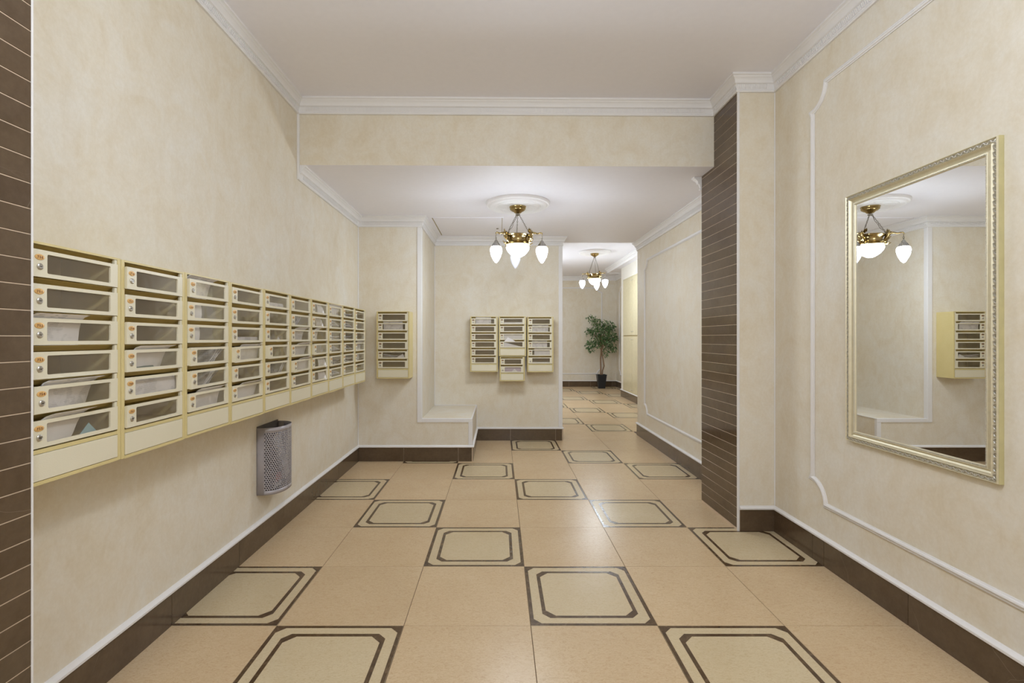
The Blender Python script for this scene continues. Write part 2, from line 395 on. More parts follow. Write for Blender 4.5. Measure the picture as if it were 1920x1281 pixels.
# skirting: dark tiles with white rounded cap
def tbox(p, q, t0, t1, z0, z1, mat, m, bev=0):
    """box along p->q with thickness t0..t1 to the right of travel"""
    p, q = Vector(p), Vector(q); L = (q-p).length; d = (q-p)/L; n = Vector((d.y, -d.x))
    M = Matrix(((d.x, n.x, 0, p.x), (d.y, n.y, 0, p.y), (0, 0, 1, 0), (0, 0, 0, 1)))
    m.box(0, L, t0, t1, z0, z1, mat, M, bev)
CAP = [(0, .152), (.016, .152), (.022, .157), (.022, .166), (.016, .173), (.006, .177), (0, .178)]
def skirting(name, pts, seams_x=(), extra=()):
    m = MB(); m.sweep(pts, [(0, 0), (.009, 0), (.009, .151), (0, .151)], lambda a, b, v: (a, b, v), mat=GROUT_L)
    o = m.build(name, kind='structure', smooth=0)
    c = MB(); c.sweep(pts, CAP, lambda a, b, v: (a, b, v), mat=WHITE); c.build('cap_moulding', o, smooth=35)
    for k in range(len(pts)-1):
        p, q = Vector(pts[k]), Vector(pts[k+1]); ax = 1 if abs(p.x-q.x) < 1e-6 else 0
        lo, hi = sorted((p[ax], q[ax])); org = 2.311 if ax else .149
        cuts = [lo]; n = math.ceil((lo-org)/.6)
        while org+.6*n < hi-.015:
            if org+.6*n > lo+.015: cuts.append(org+.6*n)
            n += 1
        cuts += [e for e in extra if ax and lo < e < hi]; cuts.append(hi); cuts.sort()
        for a, b in zip(cuts[:-1], cuts[1:]):
            # recover the direction of travel so the tile is proud on the room side
            s_ = 1 if q[ax] > p[ax] else -1
            A, B = (a, b) if s_ > 0 else (b, a)
            P = (p.x, A) if ax else (A, p.y); Q = (p.x, B) if ax else (B, p.y)
            e0 = .013 if (A == p[ax] and k > 0 and concave(pts, k)) else .001
            mm = MB(); tbox(P, Q, .002, .013, .001, .152, BROWN, mm)
            # narrow joint
            c0 = sum((Vector(v) for v in mm.v), Vector())/len(mm.v)
            mm.v = [tuple(c0+Vector(((v[0]-c0.x)*(1 if ax else (abs(b-a)-.003)/abs(b-a)), (v[1]-c0.y)*((abs(b-a)-.003)/abs(b-a) if ax else 1), v[2]-c0.z))) for v in mm.v]
            vv = [tuple(Vector(v)-c0) for v in mm.v]; mm.v = vv
            mm.build('skirting_tile', o, smooth=0, loc=c0)
def concave(pts, k): return False
skirting('baseboard_left', [(XL, 1.390), (XL, Y1), (XE, Y1), (XE, Y2), (XO, Y2), (XO, Y3)])
skirting('baseboard_right', [(XR+.3, Y3), (XR, Y3), (XR, YP1)])
skirting('baseboard_right_near', [(XP+.012, YP0), (XR, YP0), (XR, YN)], extra=(3.015,))
skirting('baseboard_far', [(-1.0, YF), (XF, YF), (XF, YC), (XC, YC), (XC, Y3)])

# tiled pier faces: long flat brown tiles with pale joints
def pier_tiles(parent, xf, sgn, y0, y1, zref, pitch=.0719, ztop=3.09):
    m = MB(); m.box(-.005, .005, -(y1-y0)/2, (y1-y0)/2, -(pitch-.003)/2, (pitch-.003)/2, BROWN, bev=.0008); me = m.mesh('tile', 0)
    k0 = math.floor(zref/pitch); z = zref-k0*pitch-pitch
    gb = MB(); a, b = sorted((xf-sgn*.0105, xf-sgn*.0015)); gb.box(a, b, y0+.002, y1-.002, 0, ztop, GROUT_L); gb.build('joint_backing', parent, smooth=0)
    while z < ztop:
        zc = z+pitch/2
        if zc-pitch/2 > -.03 and zc+pitch/2 < ztop+.03:
            lo, hi = max(z+.0015, .001), z+pitch-.0015
            if hi-lo > pitch-.006: link('tile', me, parent, (xf-sgn*.005, (y0+y1)/2, zc))
            elif hi-lo > .01:
                mm = MB(); mm.box(-.005, .005, -(y1-y0)/2, (y1-y0)/2, lo-zc, hi-zc, BROWN); link('tile', mm.mesh('tile', 0), parent, (xf-sgn*.005, (y0+y1)/2, zc))
        z += pitch
pier_tiles(bpy.data.objects['wall_right_pier'], XP, -1, YP0+.004, YP1, 2.533)
pier_tiles(bpy.data.objects['wall_left_pier'], XQ, 1, .80, 1.3855, 2.229)

# white strips
def strips(name, boxes, smooth=0, mat=WHITE):
    m = MB()
    for b in boxes: m.box(*b, mat, bev=min(.002, .3*min(b[1]-b[0], b[3]-b[2], b[5]-b[4])))
    ncor[0] += 1
    return m.build('trim_%d' % ncor[0], kind='structure', smooth=0)
strips('corner', [(XP-.002, XP+.013, YP0-.008, YP0+.006, 0, Z1-.112)])                        # right pier outer bead
strips('corner', [(XR-.006, XR+.001, YP0-.006, YP0+.001, .178, Z1-.115)])                      # right inner corner
strips('corner', [(XQ-.014, XQ+.002, 1.3855, 1.3920, 0, Z1-.115)])                               # left pier edge
strips('corner', [(XL-.001, XL+.016, 3.770, 3.79, Z2-.115, Z1-.115)])
strips('corner', [(XL, XL+.010, Y1-.010, Y1, .178, Z2-.115)])
strips('corner', [(XA-.045, XA+.006, Y1-.007, Y1+.001, .430, Z2-.115), (XA-.001, XA+.006, Y1, Y1+.045, .466, Z2-.115)])
strips('ledge', [(XA+.006, XE+.006, Y1-.007, Y1+.001, .430, .470), (XA, XE+.006, Y1, Y1+.03, .465, .470)])
strips('ledge', [(XE-.040, XE+.006, Y1-.0065, Y1, .178, .430), (XE, XE+.006, Y1, Y1+.03, .178, .465)])
strips('ledge', [(XE-.012, XE+.004, Y1+.03, Y2, .463, .470)])
strips('corner', [(XA, XA+.008, Y2-.008, Y2, .466, Z2-.115)])
strips('ledge', [(XA, XE, Y2-.008, Y2, .465, .473)])
strips('corner', [(XO-.045, XO+.006, Y2-.007, Y2+.001, .178, Z2-.115), (XO-.001, XO+.006, Y2, Y2+.045, .178, Z2-.115)])
strips('corner', [(XE, XE+.008, Y2-.008, Y2, .178, .47)])

# panel mouldings with scooped corners on the walls
MP = [(-.016, 0), (-.016, .006), (-.010, .010), (-.006, .008), (-.002, .014), (.004, .017), (.010, .014), (.013, .008), (.017, .006), (.017, 0)]
def panel(name, a0, a1, z0, z1, r, mapf, ra=None):
    ra = ra or r; pts = []
    def arc(cx, cz, t0, t1, n=8):
        return [(cx+ra*math.cos(t0+(t1-t0)*k/n), cz+r*math.sin(t0+(t1-t0)*k/n)) for k in range(n+1)]
    pts += [(a0, z0+r+.012)]+[(a0-.0, z1-r-.012)]
    pts += arc(a0-.012, z1+.012, -PI/2, 0) [0:] 
    pts += arc(a1+.012, z1+.012, PI, 3*PI/2)
    pts += arc(a1+.012, z0-.012, PI/2, PI)
    pts += arc(a0-.012, z0-.012, 0, PI/2)
    # drop near duplicates
    out = []
    for p in pts:
        if not out or (Vector(p)-Vector(out[-1])).length > .004: out.append(p)
    m = MB(); m.sweep(out, MP, mapf, closed=True, mat=WHITE); ncor[0] += 1
    return m.build('trim_%d' % ncor[0], kind='structure', smooth=35)
mR = lambda a, b, v: (XR-v, -a, b)
panel('near', -3.03, .5, .375, 2.876, .132, mR)
panel('corridor', -6.52, -4.25, .37, 2.375, .12, mR)
panel('far', .5, 2.856, .37, 2.75, .13, lambda a, b, v: (a, YF-v, b))
panel('side', -13.33, -11.9, .37, 2.72, .13, lambda a, b, v: (XF-v, -a, b))

# ------------------------------------------------------------ ceiling roses and chandeliers
def rose(loc, label):
    m = MB(); ROSE = m_white('white_plaster_rose', (246, 246, 250))
    m.lathe([(0, -.036), (.20, -.036), (.205, -.041), (.222, -.041), (.228, -.035), (.245, -.038), (.270, -.042), (.279, -.044), (.286, -.038), (.292, -.028), (.303, -.025), (.308, -.026), (.315, -.018), (.319, -.004), (.319, 0)], 64, ROSE, cap1=True)
    for k in range(12):   # low relief scallops round the centre
        a = 2*PI*k/12
        m.tube([(math.cos(a+t*.2)*(.12+.06*(1-t*t)), math.sin(a+t*.2)*(.12+.06*(1-t*t)), -.034) for t in (-1, -.5, 0, .5, 1)], .004, 5, ROSE)
    return m.build('ceiling_rose', loc=loc, label=label, cat='ceiling rose', smooth=35, fix=False)
rose((.185, 4.86, Z2), 'round white plaster ceiling rose above the nearer chandelier')
rose((1.903, 9.75, Z3), 'round white plaster ceiling rose above the farther chandelier in the corridor')

def chain_mesh(p, q, r=.0016):
    p, q = Vector(p), Vector(q); L = (q-p).length; d = (q-p)/L; m = MB(); n = int(L/.017)
    e = d.cross(Vector((0, 0, 1))).normalized(); g = d.cross(e)
    for k in range(n):
        c = p+d*(L*(k+.5)/n); s_ = e if k % 2 else g
        m.tube([c+d*(.0115*math.cos(a))+s_*(.0055*math.sin(a)) for a in [2*PI*i/8 for i in range(8)]], r, 4, STEEL, closed=True)
    return m
def blade(m, base, dirv, side, L, W, curl, mat):
    """a curled acanthus leaf"""
    base, dirv, side = Vector(base), Vector(dirv).normalized(), Vector(side).normalized(); up = dirv.cross(side)
    N = 6; vs_ = []; fs = []
    for i in range(N+1):
        t = i/N; a = curl*t*1.6
        c = base+dirv*(L*math.sin(a)/max(a, .2) if a else L*t)*1.0+up*(L*(1-math.cos(a))/max(curl*1.6, .2))
        c = base+dirv*(L*t*math.cos(a*.5))+up*(L*t*math.sin(a*.5))
        wd = W*math.sin(PI*min(1, .18+.82*t))*(1+.25*(-1)**i)
        nn = up*math.cos(a)-dirv*math.sin(a)
        vs_ += [c-side*wd+nn*.002, c-side*wd*.5-nn*.003, c+nn*.004, c+side*wd*.5-nn*.003, c+side*wd+nn*.002]
    for i in range(N):
        for k in range(4): fs.append([5*i+k, 5*i+k+1, 5*i+6+k, 5*i+5+k])
    b = len(vs_); vs_ += [v-up*.0035 for v in vs_]; fs2 = [[b+i for i in f[::-1]] for f in fs]
    m.add(vs_, fs+fs2, mat)
LAMP_PROF = [(.020, -.450), (.040, -.454), (.051, -.464), (.0565, -.480), (.0570, -.498), (.053, -.522), (.0455, -.547), (.036, -.569), (.0255, -.588), (.015, -.603), (.006, -.612), (0, -.614)]
def chandelier(name, loc, rot, e, label, unlit=None, wire=0):
    root = link(name, None, loc=loc, rot=(0, 0, rot), label=label, cat='chandelier')
    m = MB(); m.lathe([(0, -.033), (.083, -.033), (.084, -.042), (.080, -.046), (.076, -.052), (.080, -.058), (.076, -.066), (.060, -.078), (.045, -.084), (.035, -.094), (.028, -.100), (0, -.101)], 40, BRASS)
    m.build('canopy', root)
    m = MB(); m.lathe([(0, -.098), (.012, -.099), (.014, -.106), (.023, -.110), (.024, -.118), (.014, -.123), (0, -.124)], 20, SILVER); m.build('hook_knob', root)
    D = lambda z: z-e
    m = MB(); m.lathe([(0, D(-.322)), (.090, D(-.322)), (.122, D(-.318)), (.128, D(-.322)), (.124, D(-.330)), (.112, D(-.338)), (.100, D(-.350)), (.097, D(-.368)), (.099, D(-.384)), (.112, D(-.388)), (.116, D(-.394)), (.110, D(-.400)), (.118, D(-.404)), (.126, D(-.412)), (.124, D(-.420)), (.100, D(-.424)), (0, D(-.424))], 48, BRASS)
    m.build('dish', root)
    m = MB(); m.lathe([(.100, D(-.420)), (.112, D(-.430)), (.115, D(-.445)), (.108, D(-.466)), (.091, D(-.490)), (.066, D(-.514)), (.038, D(-.532)), (.014, D(-.540)), (0, D(-.541))], 32, EMIT)
    m.build('bowl_shade', root, label='glowing white glass bowl')
    for k in range(3):
        a = 2*PI*k/3; R = Matrix.Rotation(a, 4, 'Z')
        c = chain_mesh(R @ Vector((.014, 0, -.116)), R @ Vector((.122, 0, D(-.306))))
        if k == wire:
            P0, P1 = R @ Vector((.012, 0, -.12)), R @ Vector((.120, 0, D(-.308)))
            c.tube([P0.lerp(P1, t/12)+R @ Vector((0, .008*math.sin(t*1.3), .006*math.cos(t*1.3)-.02*math.sin(PI*t/12))) for t in range(13)], .0022, 5, STEEL)
        c.build('chain', root, fix=False)
        m = MB()
        pts = [(.104, -.400), (.122, -.372), (.132, -.345), (.145, -.322), (.165, -.312), (.190, -.316), (.212, -.324), (.235, -.320), (.250, -.318), (.259, -.326), (.258, -.340)]
        m.tube([R @ Vector((x, 0, D(z))) for x, z in pts], [.014, .018, .020, .018, .013, .009, .008, .008, .007, .006, .004], 10, BRASS)
        rr = random.Random(3)
        for q in range(13):
            z = -.300-.0095*q; ang = (q % 5-2)*.42
            bp = Vector((.118-.0012*q+.012*math.cos(ang), .020*math.sin(ang*1.4), D(z)))
            dv = Vector((.75*math.cos(ang)+.1, 1.0*math.sin(ang), .35-.07*q))
            blade(m, R @ bp, R @ dv, R @ Vector((-math.sin(ang), math.cos(ang), .1)), .040+.01*rr.random(), .011, .9, BRASS)
        for q in range(5):
            m.tube([R @ Vector((.158+.016*math.cos(t)*(1-t*.08), (q-2)*.008, D(-.318+.016*math.sin(t)*(1-t*.08)))) for t in [i*.7 for i in range(8)]], [.006-.0006*i for i in range(8)], 6, BRASS)
        m.build('arm', root)
        m = MB()
        def lk(zc, turned):
            return [R @ Vector((.257+(0 if turned else .006*math.sin(t)), .006*math.sin(t) if turned else 0, D(zc+.012*math.cos(t)))) for t in [2*PI*i/10 for i in range(10)]]
        m.tube(lk(-.352, True), .0022, 5, STEEL, closed=True); m.tube(lk(-.370, False), .0022, 5, STEEL, closed=True); m.tube(lk(-.386, True), .0022, 5, STEEL, closed=True)
        m.build('hanging_link', root, fix=False)
        T = Matrix.Translation(R @ Vector((.257, 0, -e)))
        m = MB(); m.lathe([(0, -.392), (.010, -.393), (.013, -.400), (.018, -.404), (.020, -.412), (.021, -.420), (.028, -.426), (.030, -.434), (.036, -.440), (.042, -.452), (.044, -.458), (.038, -.458), (.03, -.452), (0, -.452)], 24, SILVER, T)
        for q in range(10):
            aa = 2*PI*q/10; m.tube([T @ Vector((r_*math.cos(aa), r_*math.sin(aa), z_)) for r_, z_ in ((.022, -.420), (.033, -.436), (.043, -.456), (.046, -.466))], [.003, .004, .005, .002], 5, SILVER)
        m.build('lamp_holder', root, label='tarnished silver lamp holder')
        m = MB(); m.lathe(LAMP_PROF, 24, UNLIT if unlit == k else EMIT, T)
        m.build('glass_shade', root, label='unlit frosted glass teardrop shade' if unlit == k else 'glowing white glass teardrop shade')
    return root
# arms of the nearer one point back, front left and front right
chandelier('chandelier', (.185, 4.86, Z2), math.radians(93.4), 0, 'nearer brass chandelier hanging in front of the three wall mailboxes, three teardrop lamps', unlit=0, wire=1)
chandelier('chandelier', (1.903, 9.75, Z3), math.radians(190), .125, 'farther brass chandelier hanging in the corridor before the potted tree', wire=0)

# ------------------------------------------------------------ ceiling access hatch
root = link('access_hatch', None, loc=(-.355, 5.90, Z2), label='white square access hatch flush in the low ceiling beside the nearer chandelier', cat='hatch')
m = MB(); m.box(-.385, .385, -.455, .455, -.0035, -.0005, CEIL, bev=.001); m.build('hatch_door', root, smooth=0)
m = MB()
for b in ((-.402, -.397, -.47, .47), (.397, .402, -.47, .47), (-.397, .397, -.47, -.465), (-.397, .397, .465, .47)): m.box(*b, -.004, -.0005, CEIL)
for b in ((-.397, -.385, -.465, .465), (.385, .391, -.465, .465), (-.385, .385, -.465, -.460), (-.385, .385, .455, .465)): m.box(*b, -.0012, -.0005, CABF)
m.build('hatch_frame', root, smooth=0)
m = MB(); m.lathe([(0, -.012), (.012, -.012), (.014, -.008), (.014, -.003)], 12, STEEL); m.build('latch_knob', root, loc=(.335, .06, 0))

# ------------------------------------------------------------ mailboxes
digits = {}
def digit(ch):
    if ch not in digits:
        c = bpy.data.curves.new('d', 'FONT'); c.body = ch; c.size = 1; c.resolution_u = 2; c.align_x = 'CENTER'; c.offset = .018
        o = bpy.data.objects.new('d', c); COL.objects.link(o)
        me = bpy.data.meshes.new_from_object(o.evaluated_get(bpy.context.evaluated_depsgraph_get()))
        digits[ch] = ([tuple(v.co) for v in me.vertices], [list(p.vertices) for p in me.polygons])
        bpy.data.objects.remove(o); bpy.data.meshes.remove(me)
    return digits[ch]
for ch in '0123456789': digit(ch)

def rrect(x0, x1, z0, z1, r, n=4):
    pts = []; out = []
    for cx, cz, a0, ox, oz in ((x1-r, z1-r, 0, 1, 1), (x0+r, z1-r, PI/2, 0, 1), (x0+r, z0+r, PI, 0, 0), (x1-r, z0+r, 3*PI/2, 1, 0)):
        for k in range(n+1):
            a = a0+PI/2*k/n; pts.append((cx+r*math.cos(a), cz+r*math.sin(a))); out.append((ox, oz))
    return pts, out
cache = {}
D_H, PITCH = .0800, .1000
def door_mesh(dw, arch=False):
    key = ('door', dw, arch)
    if key in cache: return cache[key]
    wx0, wx1, wz0, wz1 = .048, dw-.031, .012, .069
    pin, oc = rrect(wx0, wx1, wz0, wz1, .0045)
    if arch: pin = [((x-.006*math.cos((z-.04)/.027*1.3)) if x < wx0+.02 else x, z) for x, z in pin]
    pout = [(dw if o[0] else 0, D_H if o[1] else 0) for o in oc]
    m = MB(); N = len(pin); vs_ = []
    for y in (0, .007):
        vs_ += [(x, y, z) for x, z in pin]+[(x, y, z) for x, z in pout]
    fs = []
    for k in range(N):
        k2 = (k+1) % N
        fs.append([k, k2, N+k2, N+k] if pout[k] != pout[k2] else [k, k2, N+k])
        fs.append([k, 2*N+k, 2*N+k2, k2])
        if pout[k] != pout[k2]: fs.append([N+k, N+k2, 3*N+k2, 3*N+k])
        fs.append([2*N+k, 2*N+k2, 3*N+k2, 3*N+k] if pout[k] != pout[k2] else [2*N+k, 2*N+k2, 3*N+k])
    # origin at the right hand (hinge) edge
    m.add([(x-dw, y, z) for x, y, z in vs_], fs, CREAM)
    m.box(-dw, -dw+.002, .0068, .030, .002, D_H-.002, CREAM)
    me = m.mesh('door', 0, fix=True); cache[key] = me
    p = MB(); p.box(wx0-.004-dw, wx1+.004-dw, .0045, .0058, wz0-.004, wz1+.004, PANE); cache[('pane', dw)] = p.mesh('window_pane', 0)
    return me
def lock_mesh():
    if 'lock' in cache: return cache['lock']
    m = MB(); M = Matrix.Rotation(PI/2, 4, 'X')
    m.lathe([(.0095, 0), (.0095, .002), (.0075, .004), (.0065, .0042), (.006, .0035), (0, .0035)], 18, LOCK, M)
    m.box(-.0035, .0035, -.0040, -.0034, -.0010, .0010, DARK)
    cache['lock'] = m.mesh('lock'); return cache['lock']
def tag_mesh(num, mat):
    m = MB(); M = Matrix.Rotation(PI/2, 4, 'X') @ Matrix.Scale(.56, 4, (0, 1, 0))
    m.lathe([(.0155, 0), (.0152, .0012), (.013, .0020), (0, .0020)], 24, mat, M)
    if num:
        s_ = str(num); h = .0105
        for i, ch in enumerate(s_):
            vs_, fs = digit(ch)
            m.add([((x*h+(i-(len(s_)-1)/2)*.0068), -.0024, (y-.35)*h) for x, y, z in vs_], fs, INK)
    return m.mesh('number_tag', 30, fix=False)
def body_mesh(n, w_, dp=.205):
    key = ('body', n, w_)
    if key in cache: return cache[key]
    H = .113+PITCH*n; m = MB(); fl = .015
    m.box(0, fl, 0, dp, 0, H, KHAKI, bev=.0015); m.box(w_-fl, w_, 0, dp, 0, H, KHAKI, bev=.0015)
    m.box(fl-.001, w_-fl+.001, 0, dp, H-.007, H, KHAKI); m.box(fl-.001, w_-fl+.001, 0, dp, 0, .011, KHAKI)
    m.box(fl-.001, w_-fl+.001, dp-.003, dp, .01, H-.005, INNER)
    zr = .092
    m.box(fl-.001, w_-fl+.001, .0, .03, zr, zr+.012, KHAKI)
    for k in range(n):
        zt = H-.0235-PITCH*k; zb = zt-D_H
        m.box(fl-.001, w_-fl+.001, .010, dp-.002, zb-.0035, zb-.0015, INNER)
        # sloping guide plate behind the slot above the door
        zs = zt+.0185 if k else H-.007
        m.add([(fl, .016, zs-.0005), (w_-fl, .016, zs-.0005), (w_-fl, .034, zt+.002), (fl, .034, zt+.002), (fl, .018, zs-.0005), (w_-fl, .018, zs-.0005), (w_-fl, .036, zt+.002), (fl, .036, zt+.002)],
              [[0,1,2,3], [7,6,5,4], [0,4,5,1], [3,2,6,7], [0,3,7,4], [1,5,6,2]], INNER)
        m.box(w_-fl-.012, w_-fl-.001, .002, .010, zt-.004, zs-.001, CREAM)
    cache[key] = m.mesh('body', 0, fix=False); return cache[key]
def panel_mesh(w_):
    key = ('panel', w_)
    if key not in cache:
        m = MB(); m.box(.0165, w_-.0165, -.001, .006, .0125, .0905, CREAM, bev=.001); m.box(.015, w_-.015, .004, .008, .010, .093, DARK); cache[key] = m.mesh('lower_panel', 0)
    return cache[key]
UNITS = {}
def mailbox(uid, n, w_, loc, rot, label, first=None, ajar={}, tagmat=None, notag=(), group=None):
    root = link('mailbox_cabinet', None, loc=loc, rot=(0, 0, rot), label=label, cat='mailboxes', group=group, kind='thing')
    link('body', body_mesh(n, w_), root); link('lower_panel', panel_mesh(w_), root)
    dw = round(w_-.032, 4); H = .113+PITCH*n; dm = door_mesh(dw)
    for k in range(n):
        zb = H-.0235-PITCH*k-D_H; aj = ajar.get(k, 0)
        rr = random.Random(uid*17+k)
        d = link('door', door_mesh(dw, True) if aj and rr.random() < .3 else dm, root, (w_-.016, -.0005, zb), (rr.uniform(-.004, .004), rr.uniform(-.004, .004), aj*PI/180+rr.uniform(0, .006)))
        link('window_pane', cache[('pane', dw)], d)
        link('lock', lock_mesh(), d, (-dw+.024, 0, .030))
        if k not in notag:
            num = None if first is None else first+k
            link('number_tag', tag_mesh(num, tagmat or TAG_O), d, (-dw+.023, 0, .0575))
    bpy.context.view_layer.update()
    UNITS[uid] = (Matrix.Translation(loc) @ Matrix.Rotation(rot, 4, 'Z'), w_, H)
    return root
words_ = ['first', 'second', 'third', 'fourth', 'fifth', 'sixth', 'seventh', 'eighth', 'ninth', 'tenth']
AJ = {2: {0: .9, 2: .8, 3: .7, 5: 1.2}, 3: {0: 1.4, 3: 2.4, 4: 2.6, 5: 1.0}, 4: {3: 3.0, 4: 1.2}, 5: {3: 3.8, 4: 1.0, 2: .6}, 6: {4: 3.0, 5: 1.0}, 7: {3: 2.2}, 8: {4: 1.5}, 9: {3: 1}, 1: {4: 1.2}}
GL = 'row of khaki mailbox columns on the left wall'
for k in range(10):
    y0 = 1.3896+.3524*k; w_ = .350; off = 0
    if k < 2: lb = 'khaki mailbox column with doors numbered %s' % ('750 to 755, beside the brown tiled pillar' if k == 0 else '756 to 761')
    elif k == 9: lb = 'last khaki mailbox column of the left wall row, nearest the corner'
    elif k == 3: lb = 'fourth khaki mailbox column from the near end of the left wall row'
    else: lb = '%s khaki mailbox column from the near end of the left wall row' % words_[k]
    mailbox(k+1, 6, w_, (XL+.215, y0+off, .929+(-.002 if k % 2 else 0)), PI/2, lb, first=750+6*k, ajar=AJ.get(k+1, {}), group=GL)
YU = Y2-.2055
mailbox(11, 6, .350, (-1.303, Y1-.2055, .930), 0, 'single khaki six-door mailbox column on the back wall left of the recess', first=810, tagmat=TAG_D)
GW = 'mailbox columns on the back wall beside the opening'
mailbox(12, 6, .354, (-.372, YU, .925), 0, 'leftmost six-door mailbox column of the three on the recessed back wall', first=816, tagmat=TAG_D, group=GW)
mailbox(13, 4, .350, (-.004, YU, 1.127), 0, 'middle four-door mailbox column of the three on the recessed back wall', first=822, tagmat=TAG_D, group=GW)
mailbox(14, 6, .336, (.362, YU, .921), 0, 'rightmost six-door mailbox column beside the corridor opening', first=826, ajar={2: 3.0}, tagmat=TAG_D, notag=(5,), group=GW)
mailbox(15, 2, .322, (.006, YU, .806), 0, 'small two-door mailbox unit hanging below the middle column of three', first=832, tagmat=TAG_D, notag=(1,), group=GW)

# letters, leaflets and newspapers in the boxes
def to_unit(uid, m, name, label, cat, group, smooth=50):
    M, w_, H = UNITS[uid]
    c = Vector((sum(v[0] for v in m.v), sum(v[1] for v in m.v), sum(v[2] for v in m.v)))/len(m.v)
    m.v = [tuple(Vector(v)-c) for v in m.v]
    o = m.build(name, smooth=smooth, loc=M @ c, label=label, cat=cat, group=group)
    o.rotation_euler = M.to_euler(); return o
def cell(uid, k):
    M, w_, H = UNITS[uid]; zt = H-.0235-PITCH*k; return w_, zt-D_H-.004, zt
def sheet_mesh(pts_yz, xa, xb, xa2, xb2, mat, curl=0, thick=.0012, nx=8):
    """sheet following (y,z) points; left/right edges go from xa,xb at the bottom to xa2,xb2 at the top"""
    m = MB(); rows = len(pts_yz); vs_ = []; fs = []
    for s_ in (0, 1):
        for j, (y, z) in enumerate(pts_yz):
            t = j/(rows-1)
            for i in range(nx+1):
                u = i/nx; x = (xa+(xa2-xa)*t)*(1-u)+(xb+(xb2-xb)*t)*u
                vs_.append((x, y+curl*u*u*(1-t)+s_*thick, z))
    n = nx+1; o = rows*n
    for j in range(rows-1):
        for i in range(nx):
            a = j*n+i; fs.append([a, a+1, a+n+1, a+n]); fs.append([o+a+n, o+a+n+1, o+a+1, o+a])
    for j in range(rows-1):
        a = j*n; fs.append([a, a+n, o+a+n, o+a]); a = j*n+nx; fs.append([a+n, a, o+a, o+a+n])
    for i in range(nx):
        fs.append([i+1, i, o+i, o+i+1]); a = (rows-1)*n+i; fs.append([a, a+1, o+a+1, o+a])
    m.add(vs_, fs, mat); return m
def letter(uid, k, f0, f1, label, out=0, tilt=0, low=1.0, mat=None, curl=.01, thick=.0015, name='letter', cat='letter', dy=0):
    """f0..f1: share of the width; out: how far it stands out of the slot above the door; low: height inside"""
    w_, zb, zt = cell(uid, k); a, b = max(.0215, .020+f0*(w_-.045)), .020+f1*(w_-.045)
    if out: pts = [(.016, zb+.003), (.018, zb+.02), (.017, zb+.05), (.012, zt-.004), (.006-out*.25, zt+.008), (-.002-out*.8, zt+min(.015, out))]
    else:
        h = low*.074; pts = [(.015+dy*.2, zb+.003), (.014+dy*.2, zb+.003+h*.35), (.017+dy*.2, zb+.003+h*.75), (.024+dy*.2, zb+.003+h)]
    m = sheet_mesh(pts, a, b, a+tilt, b+tilt, mat or PAPER_W, curl, thick)
    return to_unit(uid, m, name, label, cat, None)
def tri_leaf(uid, k, f0, fm, f1, label, h=.04, mat=None, dy=0, name='letter', cat='letter', z_add=0):
    w_, zb, zt = cell(uid, k); X = lambda f: .020+f*(w_-.045); m = MB()
    p = [(X(f0), .009, zb+.004+z_add), (X(fm), .012, zb+.004+h+z_add), (X(f1), .010, zb+.006+z_add), ((X(f0)+X(f1))/2, .0095, zb+.003+z_add)]
    vs_ = p+[(x, y+.0015, z) for x, y, z in p]
    m.add(vs_, [[0, 1, 2], [0, 2, 3], [4, 6, 5], [4, 7, 6], [0, 4, 5, 1], [1, 5, 6, 2], [2, 6, 7, 3], [3, 7, 4, 0]], mat or PAPER_P)
    return to_unit(uid, m, name, label, cat, None, 0)
def newspapers(uid, k, f0, f1, label, kindc=0, seed=1, n=5, ya=.014):
    """a rolled or folded sheaf whose leaves show their edges"""
    w_, zb, zt = cell(uid, k); X = lambda f: .020+f*(w_-.045); rr = random.Random(seed); m = MB()
    for q in range(n):
        t = q/(n-1); N = 8; vs_ = []; fs = []
        mat = (PAPER_N, PAPER_P, PAPER_N, PAPER_W)[q % 4]
        for i in range(N+1):
            u = i/N
            if kindc == 0: x = X(f0+(f1-f0)*(.1+.75*t*.5+.5*u)); z = zb+.004+.070*(u**(1.6-.9*t))
            elif kindc == 1: x = X(f0+(f1-f0)*u); z = zb+.004+.012*q+.010*math.sin(u*PI*1.4+q*.7)*(1-.1*q)
            else: x = X(f0+(f1-f0)*u); z = zb+.006+.060*(t*.8)*(1-u)+.02*u+.012*math.sin(PI*u)
            for y in (ya+.003*rr.random(), ya+.07): 
                vs_.append((x, y, z)); vs_.append((x+.0004, y, z+.0042 if q % 2 else z+.0022))
        for i in range(N):
            a = 4*i; fs += [[a, a+4, a+5, a+1], [a+2, a+3, a+7, a+6], [a+1, a+5, a+7, a+3], [a, a+2, a+6, a+4]]
        fs += [[0, 1, 3, 2], [4*N, 4*N+2, 4*N+3, 4*N+1]]
        m.add(vs_, fs, mat)
    return to_unit(uid, m, 'newspaper', label, 'newspaper', None)
L = letter
L(1, 2, -.02, .60, 'white printed letter sticking out above mailbox door 752', out=.016)
L(1, 3, 0, .95, 'flat grey-white leaflet lying low behind window 753', low=.16, mat=PAPER_P)
L(1, 4, .12, .78, 'curved white printed letters behind window 754, edge above the door', out=.016, tilt=.004, curl=.035, thick=.005)
L(1, 5, -.02, .50, 'large white leaf pushed through the slot above door 755', out=.018, tilt=.055, mat=PAPER_P)
tri_leaf(1, 5, .52, .68, .80, 'pale blue folded paper standing behind window 755', .042, PAPER_B)
L(2, 3, .12, .78, 'white rounded letter behind window 759, edge above the door', out=.015, tilt=.02, curl=.03, mat=PAPER_P)
L(2, 3, .10, .55, 'dark green leaflet lying low behind window 759', low=.24, mat=PAPER_G, dy=-.012, name='leaflet', cat='leaflet')
L(2, 4, .10, .98, 'printed white letter filling window 760', low=.92, curl=.0, mat=PAPER_W)
